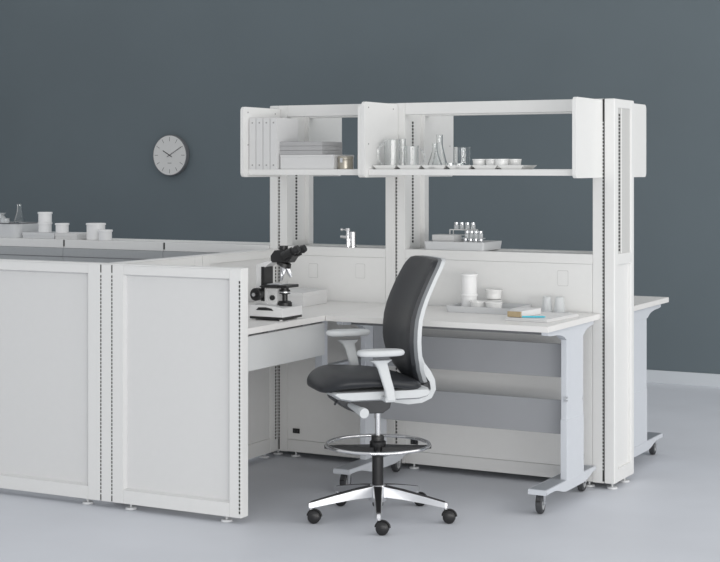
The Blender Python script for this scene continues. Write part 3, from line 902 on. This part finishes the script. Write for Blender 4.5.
# --- tray with vial racks on the sill of the wide frame
RX, RY = -.875, .155
tray_box('enamel_tray', .365, .26, .045, 'shallow grey enamel tray on the sill of the wide frame', (RX, RY, ZS+.0005), 0, 'tray', r=.012)
zr = ZS+.0052
t = lidded_box('slide_box', .135, .10, .075, 'white slide box standing in the tray on the wide frame sill', (RX-.085, RY-.03, zr), 0, 'box', .03)
def vial(label, loc, group):
    t = thing('capped_vial', label, 'vial', loc, 0, group)
    b = BM(); lathe(b, [(0, 0), (.0125, 0), (.0135, .002), (.0135, .022), (.010, .026), (0, .026)], seg=16); obj('vial_body', b, 'frosted', t)
    b = BM(); lathe(b, [(0, .0262), (.0125, .0262), (.0125, .038), (0, .038)], seg=16); obj('vial_cap', b, 'alu', t)
    return t
t = thing('wire_rack', 'small white rack in the sill tray with a row of vials on its top', 'rack', (RX-.02, RY+.055, zr))
b = BM()
for x in (-.075, .075):
    box(b, x-.002, x+.002, -.025, -.021, 0, .100); box(b, x-.002, x+.002, .021, .025, 0, .100)
box(b, -.077, .077, -.026, .026, .098, .103, .001); box(b, -.077, .077, -.026, .026, .070, .074, .001)
obj('rack_frame', b, 'porcelain', t)
POS = ['leftmost', 'second from left', 'third from left', 'rightmost']
v0 = vial('leftmost of the four silver-capped vials on top of the small white rack', (0, 0, 0), 'vials on top of the small white rack')
v0.location = (RX-.02-.045+.0, RY+.055, zr+.1035)
for k in range(1, 4): dup(v0, POS[k]+' of the four silver-capped vials on top of the small white rack', (RX-.065+k*.034, RY+.055, zr+.1035), 0, v0['group'])
b = BM(); box(b, -.072, .072, -.022, .022, 0, .018, .001)
tag(obj('white_block', b, 'porcelain'), 'low white block under the two stacked vial rows in the sill tray', 'block', None, (RX+.0815, RY-.045, zr))
zr += .0185
for k in range(4): dup(v0, POS[k]+' of the four silver-capped vials in the lower row of the sill tray', (RX+.035+k*.031, RY-.045, zr), 0, 'vials in the lower row of the sill tray')
b = BM(); box(b, -.066, .066, -.016, .016, 0, .004, .001); 
tag(obj('vial_shelf', b, 'frosted'), 'clear strip lying on the lower row of vials in the sill tray', 'plate', None, (RX+.0815, RY-.045, zr+.0385))
for k in range(4): dup(v0, POS[k]+' vial of the raised row over the lower vials in the tray', (RX+.045+k*.027, RY-.045, zr+.043), 0, 'vials in the upper row of the sill tray')

# --- overhead left shelf: binders and boxes
ZSH = 1.6645
t0 = None
bl = ['leftmost white binder against the shelf side panel', 'second white binder from the shelf side panel', 'third white binder from the shelf side panel', 'rightmost white binder, its whole side showing beside the grey boxes']
for k in range(4):
    if t0 is None:
        t0 = thing('ring_binder', bl[0], 'binder', (-1.9365, -.350, ZSH), 0)
        b = BM(); box(b, -.0215, .0215, 0, .004, 0, .285, .0015); box(b, -.0215, -.0185, .004, .235, 0, .285, .001); box(b, .0185, .0215, .004, .235, 0, .285, .001); obj('binder_cover', b, 'box', t0)
        b = BM(); box(b, -.018, .018, .0045, .228, .004, .280); obj('pages', b, 'paper', t0)
        b = BM()
        for z in (.022, .258): cyl(b, (0, 0, z), (0, -.0015, z), .0045, seg=12)
        pieces('spine_rivet', b, 'seam', t0)
    else:
        dup(t0, bl[k], (-1.9365+.0460*k, -.350, ZSH))
# low white box, three grey flat boxes on it
lidded_box('storage_box', .345, .23, .079, 'long white lidded box lying under the flat grey boxes', (-1.597, -.215, ZSH), 0, 'box', .012)
for k, lb in enumerate(('flat grey box, lowest of the three on the white box', 'flat grey box, middle of the three on the white box', 'flat grey box, topmost of the three on the white box')):
    b = BM(); box(b, -.145, .145, -.115, .115, 0, .0235, .0015); box(b, -.1452, .1452, -.1152, .1152, .0150, .0165)
    tag(obj('flat_box', b, 'greybox'), lb, 'box', None, (-1.650, -.205, ZSH+.0795+k*.0243))
t = thing('tin_canister', 'squat metal canister with a clip lid beside the white box on the shelf', 'canister', (-1.388, -.27, ZSH))
b = BM(); lathe(b, [(0, 0), (.040, 0), (.041, .002), (.041, .046), (.0395, .048), (.0395, .052), (.042, .054), (.042, .066), (.039, .070), (0, .070)], seg=32); obj('canister_body', b, 'gold', t)
b = BM(); box(b, -.008, .008, -.048, -.0405, .036, .060, .001); obj('clip', b, 'alu', t)
t = thing('tin_canister', 'squat metal canister half hidden by the shelf side panel', 'canister', (-1.325, -.17, ZSH))
b = BM(); lathe(b, [(0, 0), (.036, 0), (.037, .002), (.037, .050), (.0355, .052), (.038, .054), (.038, .070), (.035, .074), (0, .074)], seg=32); obj('canister_body', b, 'gold', t)

# --- overhead right shelf: weighing trays, glassware, dishes
tray_lab = ['leftmost shallow tray on the glassware shelf, under the big measuring jug', 'second shallow tray from the left, under the small measuring jug',
            'third shallow tray, under the conical flasks', 'fourth shallow tray, under the glass beaker and the low glass dishes',
            'fifth shallow tray, under the left pair of white dishes', 'rightmost shallow tray on the shelf, under the right pair of white dishes']
trays = []
ty = -.225
for k in range(6):
    x = -1.125+k*.146
    if k == 0:
        b = BM(); L0, L1, W = .104, .143, .19; h = .021
        bo = [(-L0/2, -W/2+.012), (L0/2, -W/2+.012), (L0/2, W/2-.012), (-L0/2, W/2-.012)]
        to = [(-L1/2, -W/2), (L1/2, -W/2), (L1/2, W/2), (-L1/2, W/2)]
        V0 = [b.verts.new((a, c, 0)) for a, c in bo]; V1 = [b.verts.new((a, c, h)) for a, c in to]
        V2 = [b.verts.new((a*.96, c*.97, h)) for a, c in to]; V3 = [b.verts.new((a*.96, c*.96, .003)) for a, c in bo]
        b.faces.new(V0); b.faces.new(V3)
        for A, B_ in ((V0, V1), (V1, V2), (V2, V3)):
            for q in range(4): b.faces.new((A[q], A[(q+1) % 4], B_[(q+1) % 4], B_[q]))
        tr0 = tag(obj('shallow_tray', b, 'porcelain'), tray_lab[0], 'tray', None, (x, ty, ZSH))
        trays.append(tr0)
    else:
        trays.append(dup(tr0, tray_lab[k], (x, ty, ZSH)))
zg = ZSH+.0035
def beaker(name, R, H, label, loc, handle=None, cat='beaker', group=None):
    t = thing(name, label, cat, loc, 0, group)
    b = BM(); lathe(b, shell([(R*.94, 0), (R, .006), (R, H*.96), (R+.003, H)], .0018), seg=36); obj('glass_body', b, 'glass', t)
    b = BM()
    for k in range(7):
        z = H*(.22+.09*k)
        for a in range(4):
            t_ = math.radians(-75+a*5); t2 = t_+math.radians(4)
            w = R+.0006
            v = [b.verts.new((w*math.cos(q), w*math.sin(q), zz)) for q, zz in ((t_, z), (t2, z), (t2, z+.002), (t_, z+.002))]
            b.faces.new(v)
    obj('scale_marks', b, 'ink', t)
    if handle:
        s = handle; b = BM()
        pts = [(s*(R-.0005), 0, H*.88)]+[(s*(R+.034*math.sin(q)), 0, H*(.5+.36*math.cos(q))) for q in [PI*i/10 for i in range(1, 10)]]+[(s*(R-.0005), 0, H*.14)]
        ang = .49
        pts = [(x*math.cos(ang)-y*math.sin(ang), x*math.sin(ang)+y*math.cos(ang), z) for x, y, z in pts]
        tube(b, pts, .0042, 8); obj('handle', b, 'glass', t)
    return t
beaker('measuring_jug', .042, .158, 'large clear glass measuring jug with its handle to the left', (-1.125, -.225, zg), -1, 'jug')
beaker('glass_cylinder', .016, .162, 'slim clear glass cylinder between the two measuring jugs', (-1.085, -.175, zg), None, 'glassware')
beaker('measuring_jug', .038, .122, 'smaller clear glass measuring jug with its handle to the right', (-1.003, -.235, zg), 1, 'jug')
flask(.042, .135, .014, 'smaller clear conical flask in front of the tall one', (-.845, -.275, zg))
flask(.046, .180, .017, 'taller clear conical flask behind the smaller one', (-.862, -.180, zg))
def gdish(label, loc, R=.028, H=.03):
    b = BM(); lathe(b, shell([(R*.8, 0), (R, .006), (R, H)], .002), seg=28)
    return tag(obj('glass_dish', b, 'glass'), label, 'dish', None, loc)
gdish('low clear glass dish left of the glass beaker', (-.752, -.275, zg))
gdish('low clear glass dish in front of the glass beaker', (-.695, -.29, zg), .026, .028)
beaker('glass_beaker', .044, .114, 'clear glass beaker standing beside the white dishes', (-.715, -.210, zg), None)
def wdish(label, loc):
    t = thing('white_dish', label, 'dish', loc)
    b = BM(); lathe(b, shell([(.030, 0), (.036, .004), (.039, .030), (.041, .032), (.041, .036)], .0025), seg=32); obj('dish_body', b, 'porcelain', t)
    return t
b = BM(); lathe(b, shell([(.026, 0), (.032, .004), (.035, .042), (.037, .044), (.037, .050)], .0025), seg=32)
w0 = tag(obj('white_dish', b, 'porcelain'), 'first round white dish right of the glass beaker', 'dish', None, (-.610, -.225, zg))
dup(w0, 'second round white dish right of the glass beaker', (-.535, -.225, zg))
dup(w0, 'third round white dish right of the glass beaker', (-.467, -.262, zg))
dup(w0, 'rightmost round white dish on the glassware shelf', (-.428, -.180, zg))

# --- corner worktop: white box behind the microscope
lidded_box('storage_box', .21, .30, .078, 'white lidded box on the worktop behind the microscope', (-1.672, -.29, .9145), math.radians(3), 'box', .022)

# --- mobile table top
TZ = .9145
tray_box('enamel_tray', .375, .30, .032, 'grey enamel tray with jars and bowls standing on the mobile table', (-.585, -.155, TZ), math.radians(1), 'tray', r=.014)
ztr = TZ+.0047
jar('lidded_jar', .041, .084, 'white lidded jar, lower one of the pair stacked in the table tray', (-.695, -.165, ztr))
jar('lidded_jar', .041, .104, 'white lidded jar, upper one of the pair stacked in the table tray', (-.695, -.165, ztr+.0843))
def bowl(label, loc, R=.045, H=.052):
    b = BM(); lathe(b, shell([(R*.72, 0), (R*.8, .002), (R*.97, H-.006), (R+.002, H-.005), (R+.002, H)], .003), seg=32)
    return tag(obj('white_bowl', b, 'porcelain'), label, 'bowl', None, loc)
bw0 = bowl('white bowl in the table tray, front left, beside the stacked jars', (-.618, -.225, ztr))
dup(bw0, 'white bowl in the table tray, front right', (-.522, -.235, ztr))
dup(bw0, 'white bowl in the table tray, lower one of the two at the back', (-.590, -.08, ztr))
dup(bw0, 'white bowl in the table tray, upper one of the two at the back', (-.590, -.08, ztr+.0525))
b = BM(); box(b, -.115, .115, -.19, .19, 0, .008, .001); box(b, -.112, .112, -.187, .187, .0082, .014, .001)
tag(obj('notepad', b, 'paper'), 'thin white notepad lying under the tan-edged booklets', 'notepad', None, (-.190, -.395, TZ), math.radians(-4))
t = thing('sample_box', 'small flat box with a tan end lying on the notepad', 'box', (-.272, -.44, TZ+.0145), math.radians(-4))
b = BM(); box(b, -.038, .038, -.10, .12, 0, .030, .0015); obj('box_sleeve', b, 'paper', t)
b = BM(); box(b, -.0365, .0365, -.113, -.1003, .0015, .0285, .002); obj('tan_end', b, 'tan', t, label='tan cardboard end')
b = BM(); cyl(b, (-.05, 0, .005), (.045, .045, .005), .0045, .0045, 10); cyl(b, (.045, .045, .005), (.055, .050, .005), .0045, .0015, 10)
tag(obj('marker_pen', b, 'cyan'), 'cyan pen lying on the notepad in front of the tan-ended box', 'pen', None, (-.185, -.555, TZ+.0145))
b = BM(); box(b, -.07, .07, -.045, .045, 0, .006, .002)
tag(obj('glass_plate', b, 'frosted'), 'clear glass plate under the two small cups near the table corner', 'plate', None, (-.235, -.12, TZ))
def cup(label, loc):
    b = BM(); lathe(b, [(0, 0), (.029, 0), (.0295, .003), (.028, .012), (.021, .076), (.017, .080), (0, .080)], seg=28)
    return tag(obj('upturned_cup', b, 'frosted'), label, 'cup', None, loc)
c0 = cup('frosted upturned cup on the glass plate, left one', (-.270, -.125, TZ+.0065))
dup(c0, 'frosted upturned cup on the glass plate, right one nearer the corner', (-.205, -.115, TZ+.0065))
